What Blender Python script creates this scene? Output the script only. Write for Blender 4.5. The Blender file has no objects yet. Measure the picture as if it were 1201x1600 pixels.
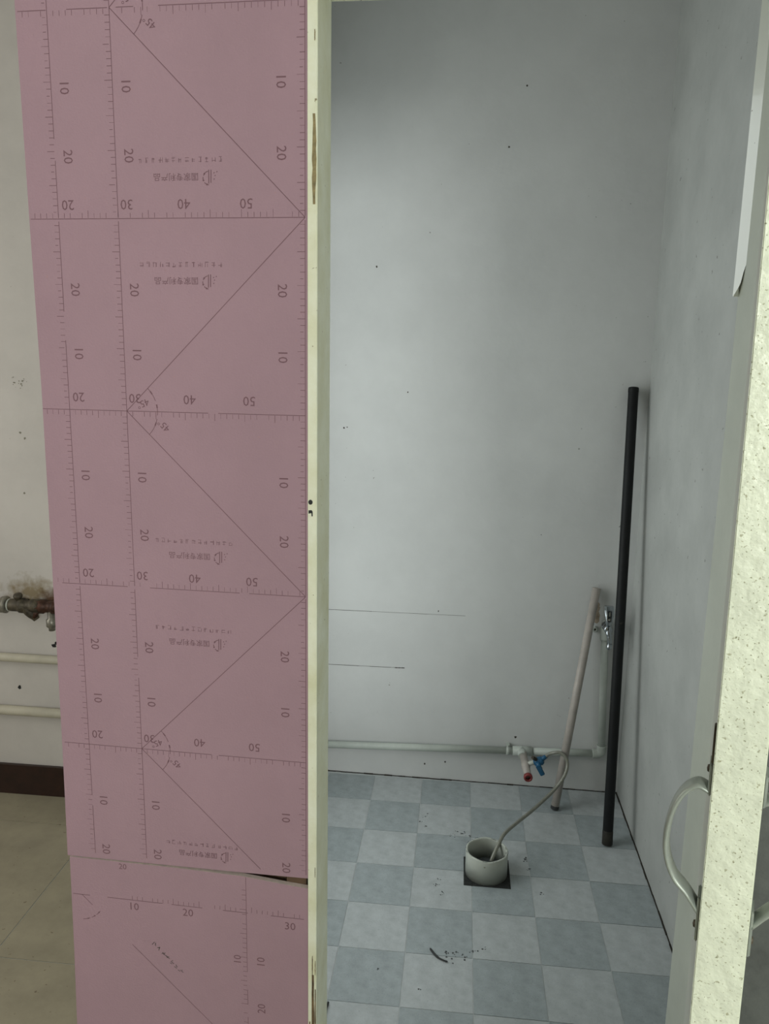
import bpy, bmesh, math, random
from mathutils import Matrix, Vector
random.seed(7)
S = bpy.context.scene
C = bpy.context.scene.collection

# ------------------------------------------------------------------ camera
cam_d = bpy.data.cameras.new('camera'); cam = bpy.data.objects.new('camera', cam_d); C.objects.link(cam)
yaw, pit, rol = -0.0983, 0.1888, 0.0182
fw = Vector((math.sin(yaw)*math.cos(pit), math.cos(yaw)*math.cos(pit), -math.sin(pit)))
ri = Vector((math.cos(yaw), -math.sin(yaw), 0)); up = ri.cross(fw)
r2 = math.cos(rol)*ri + math.sin(rol)*up; u2 = -math.sin(rol)*ri + math.cos(rol)*up
m = Matrix((( r2.x, u2.x, -fw.x, 0), (r2.y, u2.y, -fw.y, 0), (r2.z, u2.z, -fw.z, 1.6), (0, 0, 0, 1)))
cam.matrix_world = m
cam_d.sensor_fit = 'HORIZONTAL'; cam_d.sensor_width = 36.0
cam_d.lens = 1206.45/1201*36.0
cam_d.clip_start = 0.02
S.camera = cam

# ------------------------------------------------------------------ world, light, exposure
w = bpy.data.worlds.new('daylight'); S.world = w; w.use_nodes = True
bg = w.node_tree.nodes['Background']
bg.inputs[0].default_value = (0.78, 0.88, 1.0, 1); bg.inputs[1].default_value = 0.6

def area_light(name, x, y, z, sx, sz, power, col, turn=0):
    l = bpy.data.lights.new(name, 'AREA'); l.shape = 'RECTANGLE'; l.size = sx; l.size_y = sz
    l.energy = power; l.color = col
    o = bpy.data.objects.new(name, l); C.objects.link(o); o.location = (x, y, z)
    o.rotation_euler = (math.radians(90), 0, math.radians(turn))      # 0 faces +Y, -90 faces +X
    return o
area_light('daylight_window', 0.56, -1.74, 1.80, 0.62, 0.80, 56, (0.97, 1.0, 0.98))
area_light('added_side_fill', 1.94, -1.0, 1.80, 0.86, 0.80, 38, (1.0, 0.99, 0.95), 90)  # added unseen lamp, brightens the board from the right
area_light('added_left_fill', -2.64, 1.50, 1.50, 0.96, 1.26, 11.5, (1.0, 0.96, 0.88), -90)  # added unseen lamp, brightens the far wall left of the board
area_light('daylight_closet_window', -.715, 2.10, 1.34, 0.94, 2.12, 10.4, (0.88, 0.98, 1.0), -90)

S.view_settings.view_transform = 'Standard'; S.view_settings.look = 'None'
S.view_settings.gamma = 1; S.view_settings.use_curve_mapping = False
S.view_settings.exposure = 0.0

# ------------------------------------------------------------------ materials
def s2l(c):
    return tuple((v/255/12.92 if v/255 <= .04045 else ((v/255+.055)/1.055)**2.4) for v in c)
MATS = {}
def mat(name, col, rough=.7, metal=0, noise=0.0, nscale=8, bump=0.0, bscale=60, spots=None, spec=.5, col2=None, coat=0):
    """col in 0..255 sRGB; noise = mottling amount; spots = (scale, threshold, colour)"""
    if name in MATS: return MATS[name]
    M = bpy.data.materials.new(name); M.use_nodes = True; nt = M.node_tree; N = nt.nodes; L = nt.links
    b = N['Principled BSDF']; b.inputs['Roughness'].default_value = rough; b.inputs['Metallic'].default_value = metal
    b.inputs['Specular IOR Level'].default_value = spec; b.inputs['Coat Weight'].default_value = coat
    tc = N.new('ShaderNodeTexCoord'); base = (*s2l(col), 1)
    out = None
    if noise or col2:
        n = N.new('ShaderNodeTexNoise'); n.inputs['Scale'].default_value = nscale; n.inputs['Detail'].default_value = 6
        n.inputs['Roughness'].default_value = .65
        L.new(tc.outputs['Object'], n.inputs['Vector'])
        r = N.new('ShaderNodeMix'); r.data_type = 'RGBA'
        c2 = col2 or tuple(v*(1-noise) for v in col)
        r.inputs['A'].default_value = base; r.inputs['B'].default_value = (*s2l(c2), 1)
        mr = N.new('ShaderNodeMapRange'); mr.inputs['From Min'].default_value = .35; mr.inputs['From Max'].default_value = .68
        L.new(n.outputs['Fac'], mr.inputs['Value']); L.new(mr.outputs[0], r.inputs['Factor'])
        out = r.outputs['Result']
    if spots:
        for sc, th, sp in spots:
            v = N.new('ShaderNodeTexNoise'); v.inputs['Scale'].default_value = sc; v.inputs['Detail'].default_value = 2
            L.new(tc.outputs['Object'], v.inputs['Vector'])
            mr = N.new('ShaderNodeMapRange'); mr.inputs['From Min'].default_value = th; mr.inputs['From Max'].default_value = th+.03
            L.new(v.outputs['Fac'], mr.inputs['Value'])
            r = N.new('ShaderNodeMix'); r.data_type = 'RGBA'
            if out is None: r.inputs['A'].default_value = base
            else: L.new(out, r.inputs['A'])
            r.inputs['B'].default_value = (*s2l(sp), 1); L.new(mr.outputs[0], r.inputs['Factor']); out = r.outputs['Result']
    if out is None: b.inputs['Base Color'].default_value = base
    else: L.new(out, b.inputs['Base Color'])
    if bump:
        n = N.new('ShaderNodeTexNoise'); n.inputs['Scale'].default_value = bscale; n.inputs['Detail'].default_value = 4
        L.new(tc.outputs['Object'], n.inputs['Vector'])
        bp = N.new('ShaderNodeBump'); bp.inputs['Strength'].default_value = bump; bp.inputs['Distance'].default_value = .004
        L.new(n.outputs['Fac'], bp.inputs['Height']); L.new(bp.outputs[0], b.inputs['Normal'])
    MATS[name] = M; return M

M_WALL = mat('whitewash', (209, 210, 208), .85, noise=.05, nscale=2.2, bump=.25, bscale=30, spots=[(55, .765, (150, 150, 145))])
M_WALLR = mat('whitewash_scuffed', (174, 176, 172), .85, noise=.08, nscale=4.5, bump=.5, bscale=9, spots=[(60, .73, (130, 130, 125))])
M_WALLL = mat('whitewash_warm', (200, 195, 189), .85, noise=.06, nscale=3, bump=.25, bscale=30, spots=[(120, .76, (140, 132, 115))])
M_CEIL = mat('ceiling_white', (205, 205, 200), .9)
M_OUT = mat('outer_room_paint', (178, 176, 166), .9, noise=.05)
M_GREYWALL = mat('dark_grey_wall', (92, 96, 92), .9, noise=.2, nscale=12, bump=.5, bscale=50)  # mottled dark grey for the stub beside the door
M_CREAM = mat('cream_paint', (206, 208, 178), .38, noise=.06, nscale=7, bump=.35, bscale=45, spots=[(75, .70, (120, 115, 90)), (160, .72, (105, 100, 75))])
M_JAMB = mat('jamb_paint', (232, 235, 214), .4, noise=.05, nscale=9, bump=.3, bscale=45, col2=(214, 214, 180), spots=[(130, .74, (140, 132, 100))])
M_EDGE = mat('door_edge_paint', (206, 212, 190), .42, noise=.08, nscale=16, bump=.5, bscale=90, spots=[(260, .66, (160, 162, 136)), (520, .67, (130, 132, 105))])
M_DOORF = mat('door_face_paint', (200, 204, 192), .3, noise=.04, nscale=9, bump=.15, bscale=40)
M_BARE = mat('bare_wood_chip', (158, 142, 100), .8, noise=.35, nscale=60)
M_DIRTY = mat('scuffed_brown', (118, 96, 66), .9, noise=.5, nscale=40)
M_PINK = mat('pink_board_paper', (163, 134, 143), .85, noise=.03, nscale=6, bump=.12, bscale=300, spots=[(180, .74, (165, 132, 136))])
M_GYPS = mat('gypsum_core', (205, 190, 182), .95, noise=.1, nscale=90)
M_INK = mat('printed_ink', (116, 86, 93), .9)
M_INKF = mat('faded_ink', (122, 92, 99), .9)
M_PENCIL = mat('pencil_line', (70, 66, 60), .9)
M_BLACKINK = mat('black_marker', (18, 22, 20), .6)
M_TL = mat('vinyl_light', (184, 189, 190), .45, noise=.10, nscale=26, bump=.15, bscale=200, spots=[(240, .66, (152, 158, 160))])
M_TD = mat('vinyl_dark', (165, 173, 175), .45, noise=.12, nscale=26, bump=.15, bscale=200, spots=[(240, .64, (138, 146, 149))])
M_TJ = mat('vinyl_joint', (200, 204, 204), .5, noise=.08, nscale=30)
M_RT = mat('beige_tile', (164, 156, 134), .32, noise=.10, nscale=9, bump=.05, spots=[(70, .7, (118, 108, 88))])
M_GROUT = mat('brown_grout', (88, 80, 66), .9)
M_MORTAR = mat('dark_mortar', (44, 46, 44), .95, noise=.4, nscale=90, bump=.8, bscale=120)
M_JOINT = mat('dark_joint', (52, 46, 38), .9, noise=.3, nscale=50)
M_PVC = mat('white_pvc', (186, 190, 180), .35, noise=.06, nscale=14, spots=[(60, .72, (140, 138, 120))])
M_PVCP = mat('painted_pvc', (190, 196, 188), .5, noise=.08, nscale=12)
M_PINKPVC = mat('aged_pinkish_pvc', (182, 174, 166), .45, noise=.12, nscale=14)
M_HOSE = mat('clear_hose', (136, 136, 124), .25, noise=.08, nscale=25, coat=.4)
M_BLUE = mat('blue_plastic', (36, 96, 134), .4, noise=.15, nscale=60)
M_RED = mat('red_plastic', (130, 50, 48), .45)
M_DK = mat('dark_hole', (30, 30, 30), .9)
M_BLACK = mat('black_rubber', (22, 25, 26), .6, noise=.5, nscale=9, bump=.2, bscale=40, spots=[(26, .72, (46, 46, 40))], spec=.3)
M_CHROME = mat('chrome', (178, 184, 188), .2, 1.0)
M_HANDLE = mat('worn_handle_metal', (150, 158, 148), .35, .3, noise=.1, nscale=40)
M_IRON = mat('dirty_iron', (96, 88, 72), .55, .35, noise=.55, nscale=35, bump=.6, bscale=90)
M_BRASS = mat('tarnished_brass', (88, 58, 44), .5, .4, noise=.5, nscale=45, bump=.4, bscale=90)
M_STEEL = mat('dull_steel', (150, 146, 134), .4, .5, noise=.3, nscale=40)
M_SKIRT = mat('dark_brown_skirting', (50, 30, 24), .3, noise=.3, nscale=30)
M_DUST = mat('dark_dirt', (58, 60, 60), .95)
M_WHITE = mat('streak_white', (242, 245, 238), .22, coat=.6, spec=.8, spots=[(90, .74, (120, 110, 90))])  # glossy white for the light streak on the right jamb
M_STUD = mat('raw_timber', (104, 82, 60), .8, noise=.2, nscale=20)
M_STAIN = mat('water_stain', (120, 112, 92), .9, noise=.3, nscale=30)

def stain(M, centre, radius, squash, col):
    # a grimy patch with a place of its own on the wall, mixed over the wall colour
    nt = M.node_tree; N = nt.nodes; L = nt.links; b = N['Principled BSDF']; old = b.inputs['Base Color'].links[0].from_socket
    tc = N.new('ShaderNodeTexCoord'); mp = N.new('ShaderNodeMapping'); mp.vector_type = 'POINT'
    sc = (1/radius, 1/radius, squash/radius); mp.inputs['Scale'].default_value = sc
    mp.inputs['Location'].default_value = [-c*k for c, k in zip(centre, sc)]
    ln = N.new('ShaderNodeVectorMath'); ln.operation = 'LENGTH'; nz = N.new('ShaderNodeTexNoise'); nz.inputs['Scale'].default_value = 38; nz.inputs['Detail'].default_value = 5
    ad = N.new('ShaderNodeMath'); ad.operation = 'MULTIPLY_ADD'; ad.inputs[1].default_value = 1.6
    mr = N.new('ShaderNodeMapRange'); mr.inputs['From Min'].default_value = 1.75; mr.inputs['From Max'].default_value = 1.0
    mx = N.new('ShaderNodeMix'); mx.data_type = 'RGBA'; mx.inputs['B'].default_value = (*s2l(col), 1)
    L.new(tc.outputs['Object'], mp.inputs['Vector']); L.new(mp.outputs[0], ln.inputs[0]); L.new(tc.outputs['Object'], nz.inputs['Vector'])
    L.new(nz.outputs['Fac'], ad.inputs[0]); L.new(ln.outputs['Value'], ad.inputs[2]); L.new(ad.outputs[0], mr.inputs['Value'])
    L.new(mr.outputs[0], mx.inputs['Factor']); L.new(old, mx.inputs['A']); L.new(mx.outputs['Result'], b.inputs['Base Color'])
stain(M_WALLL, (-1.50, 2.50, .785), .13, 1.9, (138, 124, 98))
stain(M_WALLL, (-1.42, 2.50, .765), .07, 1.5, (96, 70, 52))

# ------------------------------------------------------------------ mesh helpers
def add_box(bm, x0, x1, y0, y1, z0, z1, bev=0):
    vs = [bm.verts.new(v) for v in ((x0,y0,z0),(x1,y0,z0),(x1,y1,z0),(x0,y1,z0),(x0,y0,z1),(x1,y0,z1),(x1,y1,z1),(x0,y1,z1))]
    fs = [bm.faces.new([vs[i] for i in f]) for f in ((0,3,2,1),(4,5,6,7),(0,1,5,4),(1,2,6,5),(2,3,7,6),(3,0,4,7))]
    if bev:
        es = set(e for f in fs for e in f.edges)
        bmesh.ops.bevel(bm, geom=list(es), offset=bev, segments=2, affect='EDGES')
def add_prism(bm, pts, z0, z1):
    """pts: 2-D polygon (x, y) counter-clockwise"""
    a = [bm.verts.new((x, y, z0)) for x, y in pts]; b = [bm.verts.new((x, y, z1)) for x, y in pts]
    bm.faces.new(a[::-1]); bm.faces.new(b)
    n = len(pts)
    for i in range(n): bm.faces.new((a[i], a[(i+1)%n], b[(i+1)%n], b[i]))
def add_prism_y(bm, pts, y0, y1):
    """pts: polygon (x, z)"""
    a = [bm.verts.new((x, y0, z)) for x, z in pts]; b = [bm.verts.new((x, y1, z)) for x, z in pts]
    bm.faces.new(a); bm.faces.new(b[::-1]); n = len(pts)
    for i in range(n): bm.faces.new((a[(i+1)%n], a[i], b[i], b[(i+1)%n]))
def add_tube(bm, pts, r, seg=16, cap=True):
    pts = [Vector(p) for p in pts]; rs = r if isinstance(r, (list, tuple)) else [r]*len(pts)
    rings = []; n0 = None
    for i, p in enumerate(pts):
        t = (pts[min(i+1, len(pts)-1)] - pts[max(i-1, 0)]).normalized()
        if n0 is None:
            n0 = t.cross(Vector((0, 0, 1)) if abs(t.z) < .9 else Vector((1, 0, 0))).normalized()
        else:
            n0 = (n0 - t*n0.dot(t)).normalized()
        b0 = t.cross(n0)
        rings.append([bm.verts.new(p + (n0*math.cos(a) + b0*math.sin(a))*rs[i]) for a in [2*math.pi*k/seg for k in range(seg)]])
    for A, B in zip(rings, rings[1:]):
        for k in range(seg): 
            f = bm.faces.new((A[k], A[(k+1)%seg], B[(k+1)%seg], B[k])); f.smooth = True
    if cap: bm.faces.new(rings[0][::-1]); bm.faces.new(rings[-1])
def add_lathe(bm, prof, o, d=(0,0,1), seg=28, closed=False):
    """prof: (radius, height) list, along direction d from o"""
    d = Vector(d).normalized(); o = Vector(o); a0 = d.cross(Vector((0,0,1)) if abs(d.z) < .9 else Vector((1,0,0))).normalized(); b0 = d.cross(a0)
    rings = []
    for r, h in prof:
        if r < 1e-6: rings.append([bm.verts.new(o+d*h)])
        else: rings.append([bm.verts.new(o+d*h+(a0*math.cos(2*math.pi*k/seg)+b0*math.sin(2*math.pi*k/seg))*r) for k in range(seg)])
    prs = list(zip(rings, rings[1:])) + ([(rings[-1], rings[0])] if closed else [])
    for A, B in prs:
        for k in range(seg):
            k2 = (k+1) % seg
            if len(A) == 1 and len(B) == 1: continue
            if len(A) == 1: f = bm.faces.new((A[0], B[k2], B[k]))
            elif len(B) == 1: f = bm.faces.new((A[k], A[k2], B[0]))
            else: f = bm.faces.new((A[k], A[k2], B[k2], B[k]))
            f.smooth = True
def spline(pts, n=8):
    pts = [Vector(p) for p in pts]; out = []
    P = [pts[0]*2-pts[1]] + pts + [pts[-1]*2-pts[-2]]
    for i in range(1, len(P)-2):
        for k in range(n):
            t = k/n; a, b, c, d = P[i-1], P[i], P[i+1], P[i+2]
            out.append(.5*((2*b)+(c-a)*t+(2*a-5*b+4*c-d)*t*t+(3*b-a-3*c+d)*t**3))
    return out + [pts[-1]]
def obj(name, bm, mt, parent=None, recalc=True):
    if recalc: bmesh.ops.recalc_face_normals(bm, faces=bm.faces[:])
    me = bpy.data.meshes.new(name); bm.to_mesh(me); bm.free()
    o = bpy.data.objects.new(name, me); C.objects.link(o)
    for x in (mt if isinstance(mt, (list, tuple)) else [mt]): me.materials.append(x)
    if parent: o.parent = parent
    return o
def box_obj(name, mt, parent, *a, bev=0):
    bm = bmesh.new(); add_box(bm, *a, bev=bev); return obj(name, bm, mt, parent)
def tube_obj(name, mt, parent, pts, r, seg=16):
    bm = bmesh.new(); add_tube(bm, pts, r, seg); return obj(name, bm, mt, parent)
def thing(name, label, cat, loc=(0,0,0), group=None):
    o = bpy.data.objects.new(name, None); C.objects.link(o); o.location = loc; o.empty_display_size = .05
    o['label'] = label; o['category'] = cat
    if group: o['group'] = group
    return o
def tag(o, label, cat, group=None):
    o['label'] = label; o['category'] = cat
    if group: o['group'] = group
    return o
def struct(o, label, cat='structure'):
    o['kind'] = 'structure'; o['label'] = label; o['category'] = cat; return o
def rebase(root, loc):
    """put an Empty at the thing's base; its parts keep their place"""
    root.location = loc; inv = Matrix.Translation(-Vector(loc))
    for ch in root.children: ch.matrix_parent_inverse = inv

BACK = lambda x: 2.8007 - 0.0146*x          # the closet's back wall runs slightly out of square

# ------------------------------------------------------------------ room shell
bm = bmesh.new(); add_prism(bm, [(-.72, BACK(-.72)), (.70, BACK(.7)), (.70, 2.92), (-.72, 2.92)], -.05, 2.95)
wb = struct(obj('wall_back', bm, M_WALL), 'white back wall of the closet with two pencil lines', 'wall')
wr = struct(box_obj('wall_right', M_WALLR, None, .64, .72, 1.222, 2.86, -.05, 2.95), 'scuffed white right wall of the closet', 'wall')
bm = bmesh.new()
for q in ((-1.85, 1.0, -.05, 2.95), (2.0, 2.62, -.05, 2.95), (1.0, 2.0, -.05, .85), (1.0, 2.0, 2.15, 2.95)): add_box(bm, -2.72, -2.6, *q)
wl = struct(obj('wall_left', bm, M_WALLL), 'white side wall of the outer room, out of view', 'wall')
bm = bmesh.new()
for q in ((-1.85, -1.45, -.05, 2.95), (-.55, 1.35, -.05, 2.95), (-1.45, -.55, -.05, 1.39), (-1.45, -.55, 2.21, 2.95)): add_box(bm, 1.9, 2.02, *q)
wro = struct(obj('wall_right.001', bm, M_OUT), 'white right wall of the outer room, out of view', 'wall')
wfar = struct(box_obj('wall_back.001', M_WALLL, None, -2.62, -.721, 2.50, 2.62, -.05, 2.95), 'white far wall of the room left of the pink board', 'wall')
bm = bmesh.new()
for q in ((1.29, 1.6, -.05, 2.9), (2.6, 2.84, -.05, 2.9), (1.6, 2.6, -.05, .26), (1.6, 2.6, 2.42, 2.9)): add_box(bm, -.72, -.65, *q)
struct(obj('wall_left.001', bm, M_WALL), 'white left wall of the closet hidden behind the pink board', 'wall')
# front wall with two real window openings
bm = bmesh.new()
W = [(.24, .88)]; z0, z1 = 1.39, 2.21
xs = [-2.72, W[0][0], W[0][1], 2.02]
for i in (0, 2): add_box(bm, xs[i], xs[i+1], -1.85, -1.7, -.05, 2.95)
for a, b in W: add_box(bm, a, b, -1.85, -1.7, -.05, z0); add_box(bm, a, b, -1.85, -1.7, z1, 2.95)
struct(obj('wall_front', bm, M_OUT), 'white wall with windows behind the viewer', 'wall')
for i, (a, b) in enumerate(W):
    bm = bmesh.new(); t = .03
    add_box(bm, a, b, -1.72, -1.68, z0, z0+t); add_box(bm, a, b, -1.72, -1.68, z1-t, z1)
    add_box(bm, a, a+t, -1.72, -1.68, z0, z1); add_box(bm, b-t, b, -1.72, -1.68, z0, z1)
    struct(obj('window_%d' % (i+1), bm, M_CREAM), 'window frame behind the viewer', 'window')
bm = bmesh.new()
for q in ((1.6, 1.63, .26, 2.42), (2.57, 2.6, .26, 2.42), (1.63, 2.57, .26, .28), (1.63, 2.57, 2.40, 2.42)): add_box(bm, -.69, -.665, *q)
struct(obj('window_2', bm, M_CREAM), 'window frame in the hidden left wall of the closet', 'window')
bm = bmesh.new()
for q in ((-1.45, -1.42, 1.39, 2.21), (-.58, -.55, 1.39, 2.21), (-1.42, -.58, 1.39, 1.42), (-1.42, -.58, 2.18, 2.21)): add_box(bm, 1.89, 1.93, *q)
_w3 = struct(obj('window_3', bm, M_CREAM), 'unseen window frame added around the side fill lamp', 'window')  # frame added to go with the side fill lamp
bm = bmesh.new()
for q in ((1.0, 1.03, .85, 2.15), (1.97, 2.0, .85, 2.15), (1.03, 1.97, .85, .88), (1.03, 1.97, 2.12, 2.15)): add_box(bm, -2.63, -2.59, *q)
struct(obj('window_4', bm, M_CREAM), 'unseen window frame added around the left fill lamp', 'window')  # frame added to go with the left fill lamp
struct(box_obj('ceiling', M_CEIL, None, -2.72, 2.02, -1.85, 2.95, 2.85, 2.97), 'white ceiling', 'ceiling')
# header wall above the opening and the stub right of the door
struct(box_obj('wall_header', M_WALL, None, -.246, 1.91, 1.222, 1.312, 2.19, 2.85), 'wall over the closet opening', 'wall')
struct(box_obj('wall_stub', M_GREYWALL, None, .466, 1.91, 1.222, 1.312, 0, 2.19), 'dark grey wall stub right of the door', 'wall')

# ------------------------------------------------------------------ floor and tiles
floor = struct(box_obj('floor', M_TJ, None, -2.72, 2.02, -1.85, 2.9, -.06, -.0015), 'floor of grey checkerboard vinyl in the closet and beige tiles outside', 'floor')
T = .1864; TX = -.2913; TY = 2.8048; g = .0011
hole = (.056, .203, 2.176, 2.322)
def rect_minus(x0, x1, y0, y1):
    """rectangle pieces of a tile around the sawn square"""
    hx0, hx1, hy0, hy1 = hole
    if x1 <= hx0 or x0 >= hx1 or y1 <= hy0 or y0 >= hy1: return None
    a, b, c, d = max(x0, hx0), min(x1, hx1), max(y0, hy0), min(y1, hy1)
    # each tile loses one corner -> an L
    if a > x0 and d >= y1-1e-6: return [(x0,y0),(x1,y0),(x1,c),(a,c),(a,y1),(x0,y1)]
    if a > x0 and c <= y0+1e-6: return [(x0,y0),(a,y0),(a,d),(x1,d),(x1,y1),(x0,y1)]
    if b < x1 and d >= y1-1e-6: return [(x0,y0),(x1,y0),(x1,y1),(b,y1),(b,c),(x0,c)]
    return [(b,y0),(x1,y0),(x1,y1),(x0,y1),(x0,d),(b,d)]
tile_me = {}
for r in range(0, 9):
    for c in range(-4, 5):
        x0, x1 = TX+c*T+g, TX+(c+1)*T-g; y1, y0 = TY-r*T-g, TY-(r+1)*T+g
        x0 = max(x0, -.645); x1 = min(x1, .6365); y0 = max(y0, 1.235)
        if r == 0: y1 = min(y1, 2.7895)
        if x1-x0 < .01 or y1-y0 < .01: continue
        dark = (c+r) % 2 == 1
        L = rect_minus(x0, x1, y0, y1)
        bm = bmesh.new()
        jz = random.uniform(-.0003, .0002)
        if L: add_prism(bm, L, -.0015, jz); o = obj('tile', bm, M_TD if dark else M_TL, floor)
        else:
            key = (round(x1-x0, 4), round(y1-y0, 4), dark)
            if key not in tile_me:
                add_box(bm, 0, x1-x0, 0, y1-y0, -.0015, .0); o = obj('tile', bm, M_TD if dark else M_TL, floor); tile_me[key] = o.data
            else:
                bm.free(); o = bpy.data.objects.new('tile', tile_me[key]); C.objects.link(o); o.parent = floor
            o.location = (x0, y0, jz)
bm = bmesh.new(); add_prism(bm, [(hole[0], hole[2]), (hole[1], hole[2]), (hole[1], hole[3]), (hole[0], hole[3])], -.0014, -.0006)
o = obj('sawn_cutout', bm, M_MORTAR, floor)
# beige tiles outside (600 mm), with a threshold strip at the door
for i in range(-3, 7):
    for j in range(-6, 2):
        x0, x1 = -1.22+i*.6+.0015, -1.22+(i+1)*.6-.0015; y0, y1 = 1.72+j*.6+.0015, 1.72+(j+1)*.6-.0015
        x0 = max(x0, -2.6); x1 = min(x1, 1.895); y0 = max(y0, -1.69); y1 = min(y1, 2.495)
        if x1-x0 < .02 or y1-y0 < .02: continue
        if x1 > -.72 and y1 > 1.23:
            if x0 < -.9 and y0 > 1.0: x1 = min(x1, -.721)
            elif y0 > 1.2: continue
            else: y1 = min(y1, 1.23)
        box_obj('tile', M_RT, floor, x0, x1, y0, y1, -.0015, .0005)
# uneven dark line where floor and walls meet
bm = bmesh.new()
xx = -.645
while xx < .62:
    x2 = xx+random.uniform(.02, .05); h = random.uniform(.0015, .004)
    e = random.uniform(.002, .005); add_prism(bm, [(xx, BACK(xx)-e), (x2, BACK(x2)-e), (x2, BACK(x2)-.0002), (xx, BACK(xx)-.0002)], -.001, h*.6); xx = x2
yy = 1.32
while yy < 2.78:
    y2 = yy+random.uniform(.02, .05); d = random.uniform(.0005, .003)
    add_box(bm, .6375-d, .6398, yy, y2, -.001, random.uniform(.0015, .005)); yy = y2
struct(obj('trim_4', bm, M_JOINT), 'dark joint where the closet floor meets the walls', 'joint')

# marks on the closet's back wall
bm = bmesh.new()
def pencil(x0, z0, x1, z1, wd):
    n = 8
    for i in range(n):
        a, b = i/n, (i+1)/n; xa, xb = x0+(x1-x0)*a, x0+(x1-x0)*b; za, zb = z0+(z1-z0)*a, z0+(z1-z0)*b
        ww = wd*random.uniform(.6, 1.2)
        ya, yb = BACK(xa)-.0004, BACK(xb)-.0004
        v = [bm.verts.new(p) for p in ((xa, ya, za-ww), (xb, yb, zb-ww), (xb, yb, zb+ww), (xa, ya, za+ww))]; bm.faces.new(v)
pencil(-.53, .672, .037, .676, .0007); pencil(-.53, .449, -.20, .453, .0009); pencil(-.225, .4525, -.188, .4535, .0016)
obj('pencil_line', bm, M_PENCIL, wb, recalc=False)
def blob(bm, x, z, r, yf, n=9, ez=1.0):
    c = [(x+r*random.uniform(.6, 1.2)*math.cos(2*math.pi*k/n), z+ez*r*random.uniform(.6, 1.2)*math.sin(2*math.pi*k/n)) for k in range(n)]
    vs = [bm.verts.new((a, yf(a), b)) for a, b in c]; bm.faces.new(vs)
bm = bmesh.new()
for x, z, r in [(-.32, 1.937, .004), (-.431, 1.369, .004), (-.2, 1.503, .003), (.171, 2.512, .004), (.121, 2.323, .0035), (-.065, .689, .003), (-.42, 1.372, .003),
                (.246, .20, .005), (-.10, .06, .004), (-.02, .075, .004), (.30, 1.0, .002)]:
    blob(bm, x, z, r, lambda a: BACK(a)-.0004)
obj('fly_speck', bm, M_PENCIL, wb, recalc=False)['kind'] = 'stuff'

# ------------------------------------------------------------------ door frame (left jamb, header, right jamb)
Y0, Y1 = 1.212, 1.312
bm = bmesh.new(); add_prism(bm, [(-.2445, Y0), (-.2312, Y0), (-.2296, Y0+.0016), (-.2268, Y1), (-.2445, Y1)], 0, 2.19)
j1 = struct(obj('trim_1', bm, M_JAMB), 'cream painted timber jamb beside the pink board', 'door frame')
# bare chips and scuffs in the paint, real shallow flakes on the jamb face
def flakes(name, mt, spec, parent, y):
    bm = bmesh.new()
    for x0, x1, za, zb in spec:
        n = 10; L = []; Rr = []
        for i in range(n+1):
            t = i/n; z = za+(zb-za)*t; e = .25+.75*math.sin(math.pi*min(max(t, .06), .94))**.4
            L.append(((x0+x1)/2-(x1-x0)/2*e*random.uniform(.7, 1.1), z)); Rr.append(((x0+x1)/2+(x1-x0)/2*e*random.uniform(.7, 1.1), z))
        pts = L + Rr[::-1]
        vs = [bm.verts.new((a, y, b)) for a, b in pts]
        for i in range(n):
            bm.faces.new((vs[i], vs[i+1], vs[len(pts)-2-i], vs[len(pts)-1-i]))
    return obj(name, bm, mt, parent, recalc=False)
flakes('bare_patch', M_BARE, [(-.2378, -.2310, 1.835, 1.962), (-.2345, -.2325, 2.06, 2.075)], j1, Y0-.0004)
flakes('scuff', M_DIRTY, [(-.2385, -.2330, .30, .50), (-.2432, -.2395, .28, .40), (-.2325, -.2300, .36, .47), (-.2375, -.2355, .50, .54), (-.2322, -.2308, .50, .53), (-.2325, -.2312, .70, .72)], j1, Y0-.0004)
# marker squiggle like a semicolon on the jamb
bm = bmesh.new()
def disc(x, z, r, yv):
    vs = [bm.verts.new((x+r*math.cos(2*math.pi*k/14), yv, z+r*1.15*math.sin(2*math.pi*k/14))) for k in range(14)]; bm.faces.new(vs)
disc(-.2400, 1.3790, .0036, Y0-.0006)
v = [bm.verts.new((a, Y0-.0006, b)) for a, b in ((-.2432, 1.3655), (-.2382, 1.3662), (-.2364, 1.3635), (-.2362, 1.3560), (-.2382, 1.3555), (-.2386, 1.3610), (-.2432, 1.3600))]
bm.faces.new(v)
obj('marker_dot', bm, M_BLACKINK, j1, recalc=False)
struct(box_obj('trim_3', M_CREAM, None, -.2445, .464, Y0, Y1, 2.152, 2.19, bev=.0015), 'cream painted header across the top of the closet opening', 'door frame')
j2 = struct(box_obj('trim_2', M_DOORF, None, .425, .464, Y0, Y1, 0, 2.152, bev=.0015), 'pale painted right jamb behind the open door', 'door frame')
# glossy white strip shaped as the bright light streak on the right jamb
bm = bmesh.new()
zs = [2.14]+[2.1-.05*i for i in range(7)]+[1.775, 1.76, 1.75, 1.735, 1.728, 1.715]
ws = [1]*8+[1, .86, .72, .58, .42, .04]
rows = []
for z, ww in zip(zs, ws):       # tilted to mirror the closet window: far edge, near edge, buried back corner
    fx, fy = .4168, 1.3112; nx, ny = .4262, 1.2858
    rows.append([bm.verts.new(p) for p in ((fx, fy, z), (fx+(nx-fx)*ww, fy+(ny-fy)*ww, z), (.4263, fy, z))])
for P_, Q_ in zip(rows, rows[1:]):
    for k in range(3): bm.faces.new((P_[k], P_[(k+1) % 3], Q_[(k+1) % 3], Q_[k]))
bm.faces.new(rows[0]); bm.faces.new(rows[-1][::-1])
o = obj('light_streak', bm, M_WHITE, j2); o['label'] = 'white strip shaped as a streak of light, tapering at its lower end'

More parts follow.
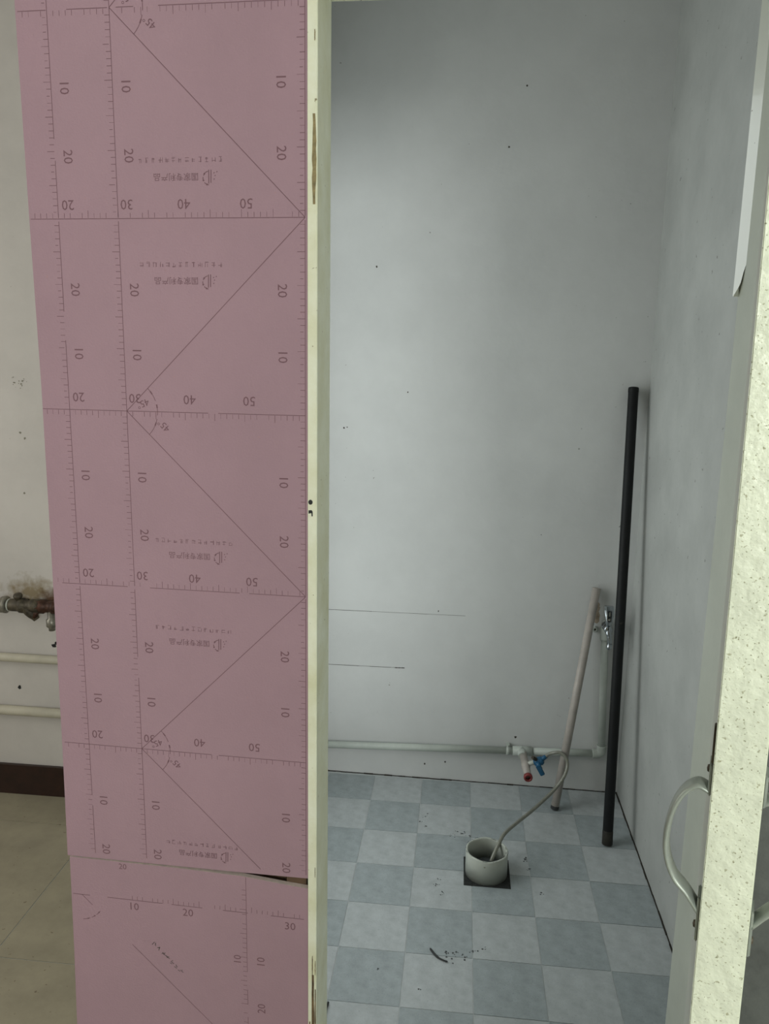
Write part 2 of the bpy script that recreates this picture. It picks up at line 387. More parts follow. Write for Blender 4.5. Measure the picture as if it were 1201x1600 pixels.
# ------------------------------------------------------------------ open door (edge towards the viewer)
HX, HY = .424, 1.205           # hinge corner of the inner face
EX, EY = .2125, .6             # free corner of the inner face
dv = Vector((EX-HX, EY-HY, 0)); DL = dv.length; dv.normalize()
nv = Vector((dv.y, -dv.x, 0))   # towards the closet side (left)
if nv.x > 0: nv = -nv
th = .0375
def D(s, t, z):                # s along leaf from the hinge, t thickness away from the inner face
    p = Vector((HX, HY, 0)) + dv*s - nv*t; return (p.x+(1.27-z)*.011*s/DL, p.y, z)      # the leaf has dropped a little out of plumb
def dbox(bm, s0, s1, t0, t1, za, zb, bev=0):
    vs = [bm.verts.new(D(s, t, z)) for z in (za, zb) for s, t in ((s0,t0),(s1,t0),(s1,t1),(s0,t1))]
    fs = [bm.faces.new([vs[i] for i in f]) for f in ((0,3,2,1),(4,5,6,7),(0,1,5,4),(1,2,6,5),(2,3,7,6),(3,0,4,7))]
    if bev: bmesh.ops.bevel(bm, geom=list(set(e for f in fs for e in f.edges)), offset=bev, segments=2, affect='EDGES')
bm = bmesh.new(); dbox(bm, .002, DL-.003, 0, th, .012, 2.145, .0012)
door = struct(obj('door_1', bm, M_DOORF), 'open closet door seen along its speckled cream free edge', 'door')
bm = bmesh.new(); dbox(bm, DL-.0032, DL, -.0003, th+.0003, .012, 2.145, .0008)
o = obj('edge_band', bm, M_EDGE, door); o['label'] = 'speckled cream edge band facing the viewer'
# handles: a D grip bowed out from each face
def handle(side, label):
    # side -1 = inner (left) face, +1 = outer face
    sgn = -1 if side < 0 else 1; t0 = 0 if side < 0 else th
    zt, zb = 1.262, 1.152; s0 = DL-.014
    root_bm = bmesh.new()
    pts = [(0, zt-.004), (.010, zt-.001), (.020, zt-.010), (.0275, zt-.028), (.031, zt-.052), (.0295, zt-.072), (.0225, zt-.090), (.012, zt-.101), (.001, zb-.006)]
    P = spline([Vector((0, a, b)) for a, b in pts], 5)
    rings = []
    for i, p in enumerate(P):
        t = (P[min(i+1, len(P)-1)]-P[max(i-1, 0)]).normalized(); nn = Vector((0, -t.z, t.y))
        hw = .0095; ht = .0028
        ring = []
        for a in range(12):
            an = 2*math.pi*a/12; ds = hw*math.copysign(abs(math.cos(an))**.7, math.cos(an)); q = p + nn*ht*math.sin(an)
            ring.append(root_bm.verts.new(D(s0+ds-.0, t0+sgn*(q.y+.0008), q.z)))
        rings.append(ring)
    for A, B in zip(rings, rings[1:]):
        for k in range(12):
            f = root_bm.faces.new((A[k], A[(k+1)%12], B[(k+1)%12], B[k])); f.smooth = True
    root_bm.faces.new(rings[0][::-1]); root_bm.faces.new(rings[-1])
    h = obj('door_handle', root_bm, M_HANDLE, door); h['label'] = label
    bm = bmesh.new()
    for za, zc in ((zt-.006, zt+.022), (zb-.032, zb+.010)):
        ta, tb = (t0, t0-.003) if sgn < 0 else (t0, t0+.003)
        dbox(bm, s0-.010, s0+.010, min(ta, tb), max(ta, tb), za, zc, .001)
    obj('mounting_plate', bm, M_HANDLE, h)
    bm = bmesh.new()
    for zc in (zt+.014, zb-.022):
        p = Vector(D(s0, t0+sgn*.003, zc)); add_lathe(bm, [(0, .0022), (.0028, .0016), (.0034, 0), (.0034, -.001), (0, -.001)], p, nv*(-sgn), 12)
    obj('screw', bm, M_IRON, h)
handle(-1, 'grey bow handle on the inner face'); handle(1, 'bright bow handle on the outer face')
bm = bmesh.new(); dbox(bm, DL-.012, DL-.004, -.0022, 0, 1.285, 1.318, .0006)
obj('latch_plate', bm, M_IRON, door)
bm = bmesh.new()
for z in (.25, 1.1, 1.95): add_lathe(bm, [(.006, -.045), (.006, .045), (0, .045)], (.434, 1.2045, z), (0, 0, 1), 12)
obj('hinge', bm, M_STEEL, door)

# ------------------------------------------------------------------ pink plasterboard sheets
BX, BY, BZ, BA = -.2493, 1.2177, 2.1174, .0337
ca, sa = math.cos(BA), math.sin(BA)
def BP(u, z, d=0):             # u leftwards from the right printed line, d towards the viewer
    return (BX-u*ca - d*sa*0, BY+u*sa - d, z)
def board(name, pts):
    bm = bmesh.new(); th_ = .0095
    a = [bm.verts.new(BP(u, z, 0)) for u, z in pts]; b = [bm.verts.new(BP(u, z, -th_)) for u, z in pts]
    f = [bm.faces.new(a), bm.faces.new(b[::-1])]
    n = len(pts)
    for i in range(n): f.append(bm.faces.new((a[(i+1)%n], a[i], b[i], b[(i+1)%n])))
    for x in f[2:]: x.material_index = 1
    return obj(name, bm, [M_PINK, M_GYPS])
# a few notches in the left edge as on the cut sheet
left = [(.4520, 2.84), (.4515, 2.2), (.4500, 1.80), (.4480, 1.55), (.4500, 1.2), (.4505, 1.13), (.4525, .9), (.4560, .688)]
up_b = board('plasterboard_sheet', [(-.0045, .6925), (-.0048, 1.30), (-.0052, 1.50), (-.0045, 1.52), (-.0045, 2.84)] + left + [(.26, .6895), (.12, .6905)])
tag(up_b, 'tall pink plasterboard sheet printed with ruler lines, beside the cream jamb', 'board')
lo_b = board('plasterboard_sheet', [(-.0035, .01), (-.0035, .672), (.03, .6745), (.12, .6830), (.25, .6855), (.452, .6855), (.4550, .5), (.4600, .3), (.464, .01)])
tag(lo_b, 'short pink plasterboard offcut below the slanted gap, reaching the floor', 'board')
# stud wall behind
st = thing('stud_frame', 'raw timber studs behind the pink plasterboard', 'frame', (-.5, 1.25, 0))
for u in (.02, .225, .425):
    x = BX-u*ca; y = BY+u*sa+.0100
    bm = bmesh.new(); add_box(bm, x-.018, x+.018, y, y+.035, 0, 2.84, .001); obj('stud', bm, M_STUD, st)
bm = bmesh.new(); add_box(bm, BX-.44, BX-.001, BY+.028, BY+.040, .62, .74); obj('rail', bm, M_STUD, st)
rebase(st, (-.47, 1.25, 0))

# ---- print
FONT = {}
def text_tris(s, size):
    k = (s, size)
    if k in FONT: return FONT[k]
    cu = bpy.data.curves.new('t', 'FONT'); cu.body = s; cu.size = size; cu.align_x = 'CENTER'; cu.align_y = 'CENTER'; cu.resolution_u = 2
    o = bpy.data.objects.new('t', cu); C.objects.link(o)
    dg = bpy.context.evaluated_depsgraph_get(); me = bpy.data.meshes.new_from_object(o.evaluated_get(dg))
    r = ([tuple(v.co[:2]) for v in me.vertices], [tuple(p.vertices) for p in me.polygons])
    bpy.data.objects.remove(o); bpy.data.curves.remove(cu); bpy.data.meshes.remove(me)
    FONT[k] = r; return r
class Print:
    def __init__(s, xf): s.bm = bmesh.new(); s.xf = xf
    def quad(s, p):
        s.bm.faces.new([s.bm.verts.new(s.xf(*q)) for q in p])
    def line(s, x0, z0, x1, z1, w=.0008, broken=0):
        d = Vector((x1-x0, z1-z0)); L = d.length; d /= L; n = Vector((-d.y, d.x))*w/2
        t = 0
        while t < L:
            seg = min(L-t, random.uniform(.01, .05) if broken else L)
            if not broken or random.random() > broken:
                a = Vector((x0, z0))+d*t; b = a+d*seg
                s.quad([a-n, b-n, b+n, a+n])
            t += seg
    def text(s, st, x, z, size, rot):
        vs, fs = text_tris(st, size); c, q = math.cos(rot), math.sin(rot)
        V = [s.bm.verts.new(s.xf(x+a*c-b*q, z+a*q+b*c)) for a, b in vs]
        for f in fs:
            try: s.bm.faces.new([V[i] for i in f])
            except ValueError: pass
    def glyphblur(s, x, z, h, n, pitch):
        # print too worn to read: clusters of short strokes
        for i in range(n):
            cx = x+i*pitch
            for k in range(4):
                if random.random() < .5:
                    zz = z+random.uniform(-.45, .45)*h; s.line(cx-pitch*.3, zz, cx+pitch*random.uniform(.05, .3), zz, .0007)
                else:
                    xx = cx+random.uniform(-.3, .3)*pitch; s.line(xx, z-h*.45, xx, z+h*random.uniform(0, .45), .0007)
    def done(s, name, mt, parent):
        return obj(name, s.bm, mt, parent, recalc=False)
# x here runs left->right from the right printed line (negative = left)
P1 = Print(lambda x, z: BP(-x, z, .0003)); P2 = Print(lambda x, z: BP(-x, z, .0003))
rz = lambda r: BZ-.3*r
zbot = .697
for xl, lab in ((0, 60), (-.3, 30), (-.4, 20)):
    for r in range(-2, 5):
        zt = rz(r); zb = max(rz(r+1), zbot)
        P1.line(xl, zt-(.004 if r % 2 else 0), xl, zb+(.002 if r % 2 == 0 else 0), .0010, .05)
        k = 1
        while zt-.01*k > zb+.004:
            ln = .0125 if k % 5 == 0 else .0080
            P1.line(xl-ln, zt-.01*k, xl-(.0005 if random.random() > .2 else .003), zt-.01*k, .00085 if random.random() > .3 else .0005)
            k += 1
        for q, nm in ((.1, '10'), (.2, '20')):
            if r % 2: q = .3-q
            zz = zt-q
            if zz > zb+.01: P1.text(nm, xl+(.021 if xl else -.037), zz-.008, .0215, -math.pi/2)
for r in range(-2, 5):
    z = rz(r)
    P1.line(-.4515+.004, z, 0, z, .0010, .12 if r in (0,) else .1)
    sg = 1 if r % 2 else -1
    for k in range(0, 45):
        x = -.01*k-.005*0
        if random.random() < .12: continue
        ln = .0125 if k % 5 == 0 else .0085
        P1.line(x, z+(.001*sg), x, z+ln*sg, .0008 if random.random() > .3 else .0005)
    for x, nm in ((-.383, '20'), (-.285, '30'), (-.192, '40'), (-.092, '50')):
        P1.text(nm, x, z+.0215, .0215, math.pi)
for r in range(-1, 5):
    a, b = ((-.3, rz(r)), (0, rz(r+1))) if r % 2 == 0 else ((0, rz(r)), (-.3, rz(r+1)))
    if r == 4: b = (a[0]+.216, a[1]-.216)
    P1.line(*a, *b, .0011, .04)
def arc(P, cx, cz, rad, a0, a1, w=.001):
    n = 14
    for i in range(n):
        if i in (5, 9): continue
        t0 = a0+(a1-a0)*i/n; t1 = a0+(a1-a0)*(i+1)/n
        P.line(cx+rad*math.cos(t0), cz+rad*math.sin(t0), cx+rad*math.cos(t1), cz+rad*math.sin(t1), w*(2.2 if i in (3, 8, 12) else 1))
for r in (0, 2, 4):
    arc(P1, -.3, rz(r), .053, -math.pi/4, math.pi/4)
    P1.text('45°', -.272, rz(r)+.013, .016, math.radians(200)); P1.text('45°', -.237, rz(r)-.022, .016, math.radians(135))
pp = [(0, -.1985, 0), (1, -.2030, 0), (2, -.1950, 0), (3, -.2000, 0), (4, -.1960, 1)]
PF = Print(lambda x, z: BP(-x, z, .0003))
for r, xc, e in pp:
    z = rz(r) + (-.226 if r % 2 == 0 else -.080)
    if r == 4: z = rz(4)-.190
    PF.glyphblur(xc-.066+.005, z+.011, .0085, 13, .0107)
    z2 = z-.013 if r != 4 else z-.008
    P1.text('国家专利产品', xc-.005, z2, .0122, math.pi)
    # the mark beside it: an open D shape with a bar and dots
    arc(P1, xc+.0485, z2-.003, .010, math.radians(100), math.radians(265), .0012)
    P1.line(xc+.048, z2+.009, xc+.0475, z2-.011, .0014); P1.line(xc+.0515, z2+.009, xc+.051, z2-.010, .0014)
    for dx, dz in ((.0555, .004), (.057, .000), (.0555, -.005), (.060, .0055)): P1.line(xc+dx, z2+dz, xc+dx+.0016, z2+dz+.001, .0013)
P1.done('printed_scale', M_INK, up_b)['kind'] = 'stuff'; PF.done('printed_line', M_INKF, up_b)['kind'] = 'stuff'
# lower offcut, printed at another angle
L0 = .618-.0; 
def lz(x): return .6085 - .000*x
P2.line(-.45, lz(0), -.004, lz(0), .0011, .12)
x30 = -.112
for k in range(-10, 34):
    x = x30+.01*(11-k)-0.0
    if -.45 < x < -.005 and random.random() > .12:
        P2.line(x, lz(0)+.001, x, lz(0)+(.0125 if k % 5 == 0 else .0085), .0008)
P2.line(x30, .682, x30, .02, .0009, .15)
k = 0
while .665-.01*k > .03:
    if random.random() > .12: P2.line(x30-(.0125 if k % 5 == 0 else .008), .665-.01*k, x30-.0005, .665-.01*k, .0008)
    k += 1
P2.text('10', -.330, lz(0)-.014, .0215, 0); P2.text('20', -.224, lz(0)-.014, .0215, 0); P2.text('30', -.030, lz(0)-.018, .0215, 0)
P2.text('20', -.348, .676, .016, 0)
P2.line(-.432, lz(0), -.14, lz(0)-.29, .0010, .22)
arc(P2, -.44, lz(0), .053, -math.pi/2.2, -math.pi/5)
P2.text('10', -.085, lz(0)-.10, .0215, math.pi/2); P2.text('10', -.130, lz(0)-.10, .0200, math.pi/2); P2.text('20', -.085, lz(0)-.20, .0215, math.pi/2)
o = P2.done('printed_scale', M_INK, lo_b); o['kind'] = 'stuff'
P3 = Print(lambda x, z: BP(-x, z, .0004))
for i in range(7):
    cx, cz = -.292+i*.0082, .520-i*.0085
    for k in range(3): P3.line(cx+random.uniform(-.005, .003), cz+random.uniform(-.004, .004), cx+random.uniform(-.002, .006), cz+random.uniform(-.005, .005), .0011)
P3.done('scribble', M_PENCIL, lo_b)

# ------------------------------------------------------------------ pipework on the closet's back wall
PY = 2.773
pz = lambda x: .131 + (x+.476)*.0345
sup = thing('water_pipe', 'white plastic water pipe along the foot of the wall, rising to the chrome tap', 'pipe')
bm = bmesh.new(); add_tube(bm, [(-.64, PY, pz(-.64)), (.243, PY, pz(.243))], .0135, 18); obj('pipe_run', bm, M_PVCP, sup)
bm = bmesh.new(); add_tube(bm, [(.30, PY, pz(.30)), (.545, PY, pz(.545))], .0135, 18); obj('pipe_run', bm, M_PVCP, sup)
bm = bmesh.new(); add_tube(bm, [(.236, PY, pz(.236)), (.310, PY, pz(.31))], .0178, 20); add_tube(bm, [(.272, PY, pz(.272)), (.272, 2.735, pz(.27)-.004)], .0178, 20); obj('tee_fitting', bm, M_PVCP, sup)
zc = pz(.565)
bm = bmesh.new(); add_tube(bm, spline([(.534, PY, zc-.002), (.556, PY, zc), (.566, PY, zc+.010), (.567, PY, zc+.034)], 6), .0178, 20); obj('elbow', bm, M_PVCP, sup)
bm = bmesh.new(); add_tube(bm, [(.567, PY, zc+.02), (.549, PY-.001, .632)], .0135, 18); obj('riser', bm, M_PVCP, sup)
bm = bmesh.new(); add_tube(bm, spline([(.549, PY-.001, .620), (.5485, PY-.002, .660), (.549, PY-.004, .678), (.549, PY-.022, .682)], 6), .0178, 20); obj('elbow', bm, M_PVCP, sup)
for x in (.218,):
    bm = bmesh.new(); add_tube(bm, [(x-.006, PY, pz(x)), (x+.006, PY, pz(x))], .0165, 18); add_box(bm, x-.006, x+.006, PY, 2.794, pz(x)-.005, pz(x)+.022); add_lathe(bm, [(0, .004), (.003, .003), (.003, 0)], (x, PY, pz(x)+.018), (0, -1, 0), 10)
    obj('pipe_clip', bm, M_PVCP, sup)
rebase(sup, (.0, PY, .13))
# small plugged outlet left of the tap
pl = thing('wall_plug', 'small white plug on the wall left of the chrome tap', 'plug')
bm = bmesh.new(); add_lathe(bm, [(.011, 0), (.011, .008), (.008, .011), (.0045, .011), (.0045, .006), (0, .006)], (.514, BACK(.51), .653), (0, -1, 0), 20); obj('plug_body', bm, M_PVCP, pl)
bm = bmesh.new(); add_lathe(bm, [(0, .0095), (.003, .009), (.0042, .006)], (.514, BACK(.51), .653), (0, -1, 0), 12); obj('screw', bm, M_IRON, pl)
rebase(pl, (.514, 2.793, .653))
bm = bmesh.new()
for z in (.70, .715, .73, .745, .69): blob(bm, .517+random.uniform(-.004, .004), z, .012, lambda a: BACK(a)-.0005, 9, 1.2)
obj('rust_stain', bm, mat('rust_smear', (176, 160, 140), .9, noise=.1, nscale=40), wb, recalc=False)

# chrome tap
tp = thing('chrome_tap', 'small chrome wall tap with flat lever, at the top of the riser', 'tap')
bm = bmesh.new(); add_lathe(bm, [(.0, 0), (.0165, 0), (.0165, .006), (.0125, .009), (.0125, .030), (.015, .032), (.015, .050), (.011, .054), (0, .054)], (.545, 2.752, .682), (0, -1, 0), 24); obj('tap_body', bm, M_CHROME, tp)
bm = bmesh.new(); add_tube(bm, spline([(.545, 2.715, .690), (.546, 2.705, .672), (.550, 2.700, .655), (.552, 2.700, .632)], 6), [.0105]*10+[.0085]*9, 18); obj('spout', bm, M_CHROME, tp)
bm = bmesh.new(); add_lathe(bm, [(.0065, 0), (.0100, 0), (.0105, .012), (.0095, .018), (.0065, .018)], (.552, 2.700, .630), (0, 0, -1), 8, closed=True); add_lathe(bm, [(.0035, 0), (.0065, 0), (.0065, .028), (.0045, .028), (.0035, .02)], (.552, 2.700, .638), (0, 0, -1), 16, closed=True); obj('outlet_nut', bm, M_CHROME, tp)
bm = bmesh.new()
sec = [(.765, .0165, 2.722, .006), (.752, .0175, 2.712, .009), (.735, .0160, 2.704, .010), (.715, .0120, 2.702, .010), (.698, .0090, 2.706, .010)]
rg = []
for z, hw, y, hd in sec: rg.append([bm.verts.new((.545+a*hw, y+b*hd, z)) for a, b in ((-1, -.6), (-.6, -1), (.6, -1), (1, -.6), (1, .6), (.6, 1), (-.6, 1), (-1, .6))])
for A, B in zip(rg, rg[1:]):
    for k in range(8): bm.faces.new((A[k], A[(k+1)%8], B[(k+1)%8], B[k]))
bm.faces.new(rg[0]); bm.faces.new(rg[-1]); bmesh.ops.bevel(bm, geom=bm.edges[:], offset=.0012, segments=1, affect='EDGES')
lv = obj('lever', bm, M_CHROME, tp)
bm = bmesh.new(); add_lathe(bm, [(0, .004), (.003, .003), (.0045, 0), (.0045, -.004)], (.545, 2.6915, .722), (0, -1, .1), 12); add_box(bm, .5435, .5465, 2.6915, 2.6945, .735, .750); obj('lever_screw', bm, M_STEEL, lv)
rebase(tp, (.545, 2.752, .682))

# stop cock with open red-ringed stub and blue valve
sc = thing('stop_cock', 'open red-ringed pipe stub with blue plastic valve on the low water pipe', 'valve')
a, b = Vector((.2745, 2.748, .157)), Vector((.2835, 2.612, .137)); d = (b-a)
bm = bmesh.new(); add_lathe(bm, [(.0145, 0), (.0145, d.length*.42), (.0160, d.length*.44), (.0160, d.length*.56), (.0138, d.length*.58), (.0138, d.length), (.0095, d.length), (.0095, 0)], a, d, 24, closed=True); obj('pipe_stub', bm, M_PINKPVC, sc)
bm = bmesh.new(); add_lathe(bm, [(.0090, 0), (.0158, 0), (.0163, .008), (.0150, .013), (.0095, .013)], b-d.normalized()*.009, d, 24, closed=True); obj('end_ring', bm, M_RED, sc)
bm = bmesh.new(); add_lathe(bm, [(0, 0), (.0094, 0)], b-d.normalized()*.022, d, 20); obj('bore', bm, mat('red_bore', (96, 52, 50), .7), sc)
bm = bmesh.new(); add_tube(bm, [(.279, 2.68, .148), (.300, 2.68, .160), (.318, 2.68, .166)], [.0085, .0085, .010], 16); obj('side_port', bm, M_PVC, sc)
bl = bmesh.new(); add_tube(bl, [(.309, 2.68, .160), (.316, 2.68, .164), (.336, 2.68, .172), (.342, 2.68, .175)], [.011, .0165, .0165, .011], 14); add_tube(bl, [(.333, 2.68, .174), (.352, 2.678, .191)], [.0095, .0070], 14)
vb = obj('valve_body', bl, M_BLUE, sc)
bm = bmesh.new(); add_tube(bm, [(.318, 2.672, .170), (.331, 2.655, .150)], [.009, .008], 12)
add_box(bm, -.019, .022, -.0055, .0055, -.0085, .0085, .002)
for v in bm.verts:
    if abs(v.co.y) < .01:      # the wing, turned to run down to the right
        x, y, z = v.co; c, s_ = math.cos(-1.05), math.sin(-1.05)
        v.co = Vector((.329+x*c-z*s_, 2.650+y, .150+x*s_+z*c))
obj('wing_handle', bm, M_BLUE, vb)
bm = bmesh.new(); add_tube(bm, [(.313, 2.672, .180), (.300, 2.662, .192)], [.0075, .0062], 12); obj('bleed_nipple', bm, M_IRON, sc)
rebase(sc, (.2745, 2.748, .157))

# hose from the valve into the stub of drain pipe
hp = [(.349, 2.679, .188), (.360, 2.675, .202), (.378, 2.665, .214), (.398, 2.66, .218), (.417, 2.65, .207), (.424, 2.64, .183), (.412, 2.62, .148), (.376, 2.60, .103), (.327, 2.55, .080), (.289, 2.50, .074), (.236, 2.42, .078), (.190, 2.335, .090), (.172, 2.300, .083), (.152, 2.268, .055), (.142, 2.255, .035)]
tag(tube_obj('hose', M_HOSE, None, spline(hp, 6), .0062, 12), 'thin translucent hose looping from the blue valve down into the floor drain stub', 'hose')

# drain stub
cx, cy = .1275, 2.2505
dp = thing('drain_stub', 'short open white plastic pipe stub standing in a sawn square of floor', 'pipe', (cx, cy, 0))
bm = bmesh.new(); add_lathe(bm, [(.0670, -.0005), (.0672, .078), (.0655, .0802), (.0615, .0800), (.0605, .077), (.0600, -.0005)], (0, 0, 0), (0, 0, 1), 48, closed=True)
for v in bm.verts:
    if v.co.z > .07: v.co.z += .0012*math.sin(5*math.atan2(v.co.y, v.co.x)) + random.uniform(-.0003, .0003)
obj('pipe_wall', bm, M_PVC, dp)
bm = bmesh.new(); add_lathe(bm, [(0, .012), (.0598, .012), (.0598, .010), (0, .010)], (0, 0, 0), (0, 0, 1), 40); obj('stopper', bm, mat('grey_stopper', (128, 134, 136), .8, noise=.25, nscale=40), dp)
bm = bmesh.new()
for k in range(40):
    an = random.uniform(0, 2*math.pi); rr = random.choice((.0607, .0668)); L = random.uniform(.04, .22); zz = .0806+.0012*math.sin(5*an)
    for q in range(3):
        a1, a2 = an+L*q/3, an+L*(q+1)/3; r1, r2_ = rr-.0004, rr+random.uniform(.0004, .0012)
        zq = .0814+.0012*math.sin(5*a1)
        vs = [bm.verts.new((r_*math.cos(t), r_*math.sin(t), zq)) for r_, t in ((r1, a1), (r2_, a1), (r2_, a2), (r1, a2))]; bm.faces.new(vs)
o = obj('rim_grime', bm, M_DUST, dp, recalc=False); o['kind'] = 'stuff'

# white pipe length leaning on the wall, and the long black pole
def pole(name, p0, p1, r, mt, label, cat, wall=.0, seg=24):
    p0, p1 = Vector(p0), Vector(p1); d = p1-p0; L = d.length
    root = thing(name, label, cat, tuple(p0))
    bm = bmesh.new()
    if wall: add_lathe(bm, [(r, 0), (r, L), (r-wall, L), (r-wall, 0)], (0, 0, 0), d, seg, closed=True)
    else: add_lathe(bm, [(0, 0), (r*.94, 0), (r, .003), (r, L-.003), (r*.94, L), (0, L)], (0, 0, 0), d, seg)
    obj('shaft', bm, mt, root)
    return root, d.normalized(), L
rt, d, L = pole('plastic_pipe', (.3885, 2.642, .0045), (.507, 2.774, .815), .0148, M_PINKPVC, 'aged off-white plastic pipe leaning on the back wall behind the hose', 'pipe', .0022)
bm = bmesh.new(); add_lathe(bm, [(.0138, -.001), (.0152, 0), (.0152, .010), (.0150, .012)], (0, 0, 0), d, 24); obj('dirty_end', bm, M_DUST, rt)
rt, d, L = pole('black_pole', (.5435, 2.447, .0035), (.5820, 2.770, 1.536), .0172, M_BLACK, 'long black rubber-sleeved pole leaning in the closet corner', 'pole')
bm = bmesh.new(); add_lathe(bm, [(0, -.0008), (.0165, -.0008), (.0178, .001), (.0178, .045), (.0172, .047)], (0, 0, 0), d, 24); obj('foot_cap', bm, mat('worn_rubber', (44, 42, 34), .7, noise=.4, nscale=40), rt)
bm = bmesh.new(); add_lathe(bm, [(.0178, L-.016), (.0180, L-.003), (.0165, L+.001), (.0, L+.001)], (0, 0, 0), d, 24); obj('top_cap', bm, M_BLACK, rt)

# ------------------------------------------------------------------ room left of the board
struct(box_obj('baseboard_left', M_SKIRT, None, -2.6, -.722, 2.485, 2.5, 0, .117, bev=.001), 'dark brown skirting below the white heating pipes', 'baseboard')
for z, lab, r in ((.541, 'upper of two white painted heating pipes on the wall left of the board', .0155), (.337, 'lower of two white painted heating pipes, nearer the dark skirting', .0175)):
    hp_ = thing('heating_pipe', lab, 'pipe')
    bm = bmesh.new(); add_tube(bm, [(-2.59, 2.480, z+.004), (-.73, 2.480, z-.002)], r, 18); obj('pipe_run', bm, mat('warm_pipe_paint', (196, 190, 172), .5, noise=.1, nscale=9), hp_)
    for x in (-2.2, -.9):
        bm = bmesh.new(); add_tube(bm, [(x-.008, 2.480, z), (x+.008, 2.480, z)], r+.002, 18); add_box(bm, x-.008, x+.008, 2.482, 2.4995, z-.01, z+.01); obj('pipe_clip', bm, M_STEEL, hp_)
    rebase(hp_, (-1.6, 2.480, z))
# iron valve train
vt = thing('water_valve', 'grimy iron and brass valve with union nut on the wall left of the board', 'valve')
VZ, VY = .751, 2.447
bm = bmesh.new(); add_tube(bm, [(-2.0, VY, VZ+.004), (-1.578, VY, VZ)], .0155, 18); obj('pipe_run', bm, M_STEEL, vt)
bm = bmesh.new(); add_lathe(bm, [(.0155, 0), (.026, .001), (.029, .006), (.029, .018), (.026, .024), (.021, .026), (.016, .026)], (-1.590, VY, VZ), (1, 0, 0), 6); add_lathe(bm, [(.024, .018), (.030, .02), (.030, .028), (.022, .031), (.018, .032)], (-1.590, VY, VZ), (1, 0, 0), 24); un = obj('union_nut', bm, M_STEEL, vt)
bm = bmesh.new(); add_lathe(bm, [(.0215, 0), (.0225, .003), (.0215, .006), (.019, .006), (.019, 0)], (-1.556, VY, VZ), (1, 0, 0), 24, closed=True); obj('washer', bm, M_PVC, vt)
bm = bmesh.new(); add_lathe(bm, [(0, 0), (.0205, 0), (.0220, .010), (.0220, .036), (.0265, .040), (.0270, .052), (.022, .056), (.020, .075), (.023, .080), (.024, .112), (0, .112)], (-1.552, VY, VZ), (1, 0, 0), 20); obj('valve_body', bm, M_IRON, vt)
bm = bmesh.new(); add_lathe(bm, [(.010, .012), (.010, .028), (.014, .030), (.016, .037), (.013, .043), (0, .044)], (-1.516, VY, VZ), (0, -.15, 1), 14); obj('valve_stem', bm, M_IRON, vt)
bm = bmesh.new(); add_lathe(bm, [(.021, 0), (.0205, .026), (.0175, .040), (.0125, .054), (.011, .062), (0, .063)], (-1.494, VY, VZ), (.62, 0, -.78), 16); obj('strainer', bm, M_IRON, vt)
bm = bmesh.new(); add_lathe(bm, [(0, 0), (.024, 0), (.0255, .008), (.0255, .026), (.021, .030), (.021, .050), (.024, .053), (.024, .07), (0, .07)], (-1.448, VY, VZ), (1, 0, 0), 6); obj('brass_union', bm, M_BRASS, vt)
bm = bmesh.new(); add_tube(bm, [(-1.452, VY-.002, VZ-.012), (-1.462, VY-.006, VZ-.040)], [.012, .009], 12); obj('bleed_screw', bm, M_BRASS, vt)
bm = bmesh.new(); add_lathe(bm, [(0, 0), (.012, 0), (.012, .03), (.018, .034), (.018, .058), (.011, .064), (.011, .074), (0, .074)], (-1.402, VY, VZ-.012), (0, 0, -1), 16); obj('drain_spigot', bm, M_STEEL, vt)
bm = bmesh.new(); add_box(bm, -1.53, -1.51, VY+.012, 2.4995, VZ-.008, VZ+.008); obj('wall_bracket', bm, M_IRON, vt)
rebase(vt, (-1.5, VY, VZ))
# drilled holes and grime on the far wall
bm = bmesh.new()
for x, z, r in ((-1.430, .588, .009), (-1.418, .598, .007), (-1.572, .420, .0075)): blob(bm, x, z, r, lambda a: 2.4993, 12)
obj('drilled_hole', bm, M_DK, wfar, recalc=False)
bm = bmesh.new()
for k in range(16): blob(bm, -1.487+random.uniform(-.03, .025), 1.515+random.uniform(-.025, .022), random.uniform(.001, .0035), lambda a: 2.4994, 8)
for x, z in ((-1.50, 1.35), (-1.485, 1.33), (-1.50, 1.14)): blob(bm, x, z, .0045, lambda a: 2.4994, 8)
obj('wall_mark', bm, mat('grey_smudge', (128, 124, 110), .9), wfar, recalc=False)['kind'] = 'stuff'

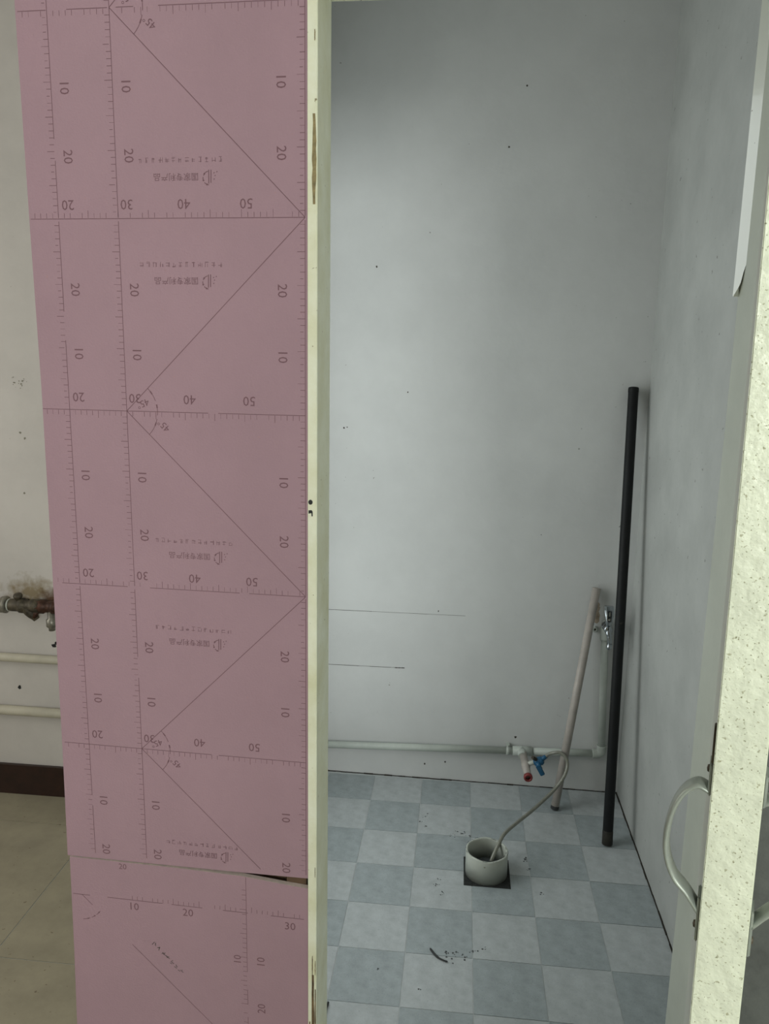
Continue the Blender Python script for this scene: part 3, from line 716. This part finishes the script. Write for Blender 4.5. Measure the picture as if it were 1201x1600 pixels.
# ------------------------------------------------------------------ litter on the closet floor
tw = [(-.037, 1.893, .003), (-.026, 1.876, .003), (-.014, 1.862, .003), (.002, 1.853, .003), (.013, 1.850, .0025)]
tag(tube_obj('plastic_sliver', M_DUST, None, spline(tw, 5), [.0012]+[.0030]*10+[.0022]*9+[.0010], 8), 'thin dark curved sliver lying on the closet tiles', 'debris')
tag(tube_obj('cable_end', M_BLACKINK, None, spline([(-.286, 1.675, .0035), (-.2885, 1.645, .0032), (-.292, 1.610, .0032), (-.299, 1.570, .0032)], 5), .0028, 8), 'short black cable end on the floor behind the cream jamb', 'cable')
bm = bmesh.new()
cl = [(-.100, 2.500, .010, 5), (-.078, 2.478, .006, 4), (-.085, 2.53, .02, 5), (.045, 2.455, .018, 10), (.075, 2.443, .010, 6), (.02, 2.44, .015, 6), (.257, 2.326, .010, 9), (.262, 2.283, .007, 6),
      (.262, 2.34, .006, 4), (-.011, 2.130, .009, 8), (-.026, 2.170, .012, 5), (-.02, 2.2, .01, 3), (.081, 1.899, .006, 4), (.096, 1.900, .005, 4), (.115, 1.914, .006, 5), (.045, 1.888, .025, 8), (.01, 1.888, .015, 6),
      (-.173, 1.802, .004, 2), (-.058, 1.750, .004, 2), (.04, 1.86, .02, 4), (.31, 2.17, .012, 4)]
for x, y, sp, n in cl:
    for k in range(n):
        px, py, r = x+random.gauss(0, sp*.6), y+random.gauss(0, sp*.5), random.uniform(.0010, .0035)
        m_ = 6; h = r*.35
        ring = [bm.verts.new((px+r*random.uniform(.6, 1.3)*math.cos(2*math.pi*i/m_), py+r*random.uniform(.6, 1.3)*math.sin(2*math.pi*i/m_), .0003)) for i in range(m_)]
        t = bm.verts.new((px, py, h+.0006))
        for i in range(m_): bm.faces.new((ring[i], ring[(i+1)%m_], t))
me_ = bpy.data.meshes.new('floor_dirt'); bm.to_mesh(me_); bm.free(); o = bpy.data.objects.new('floor_dirt', me_); C.objects.link(o); me_.materials.append(mat('dirt_crumbs', (84, 86, 86), .95))
o['kind'] = 'stuff'; o['label'] = 'dark crumbs and smears of dirt scattered on the closet tiles'; o['category'] = 'dirt'
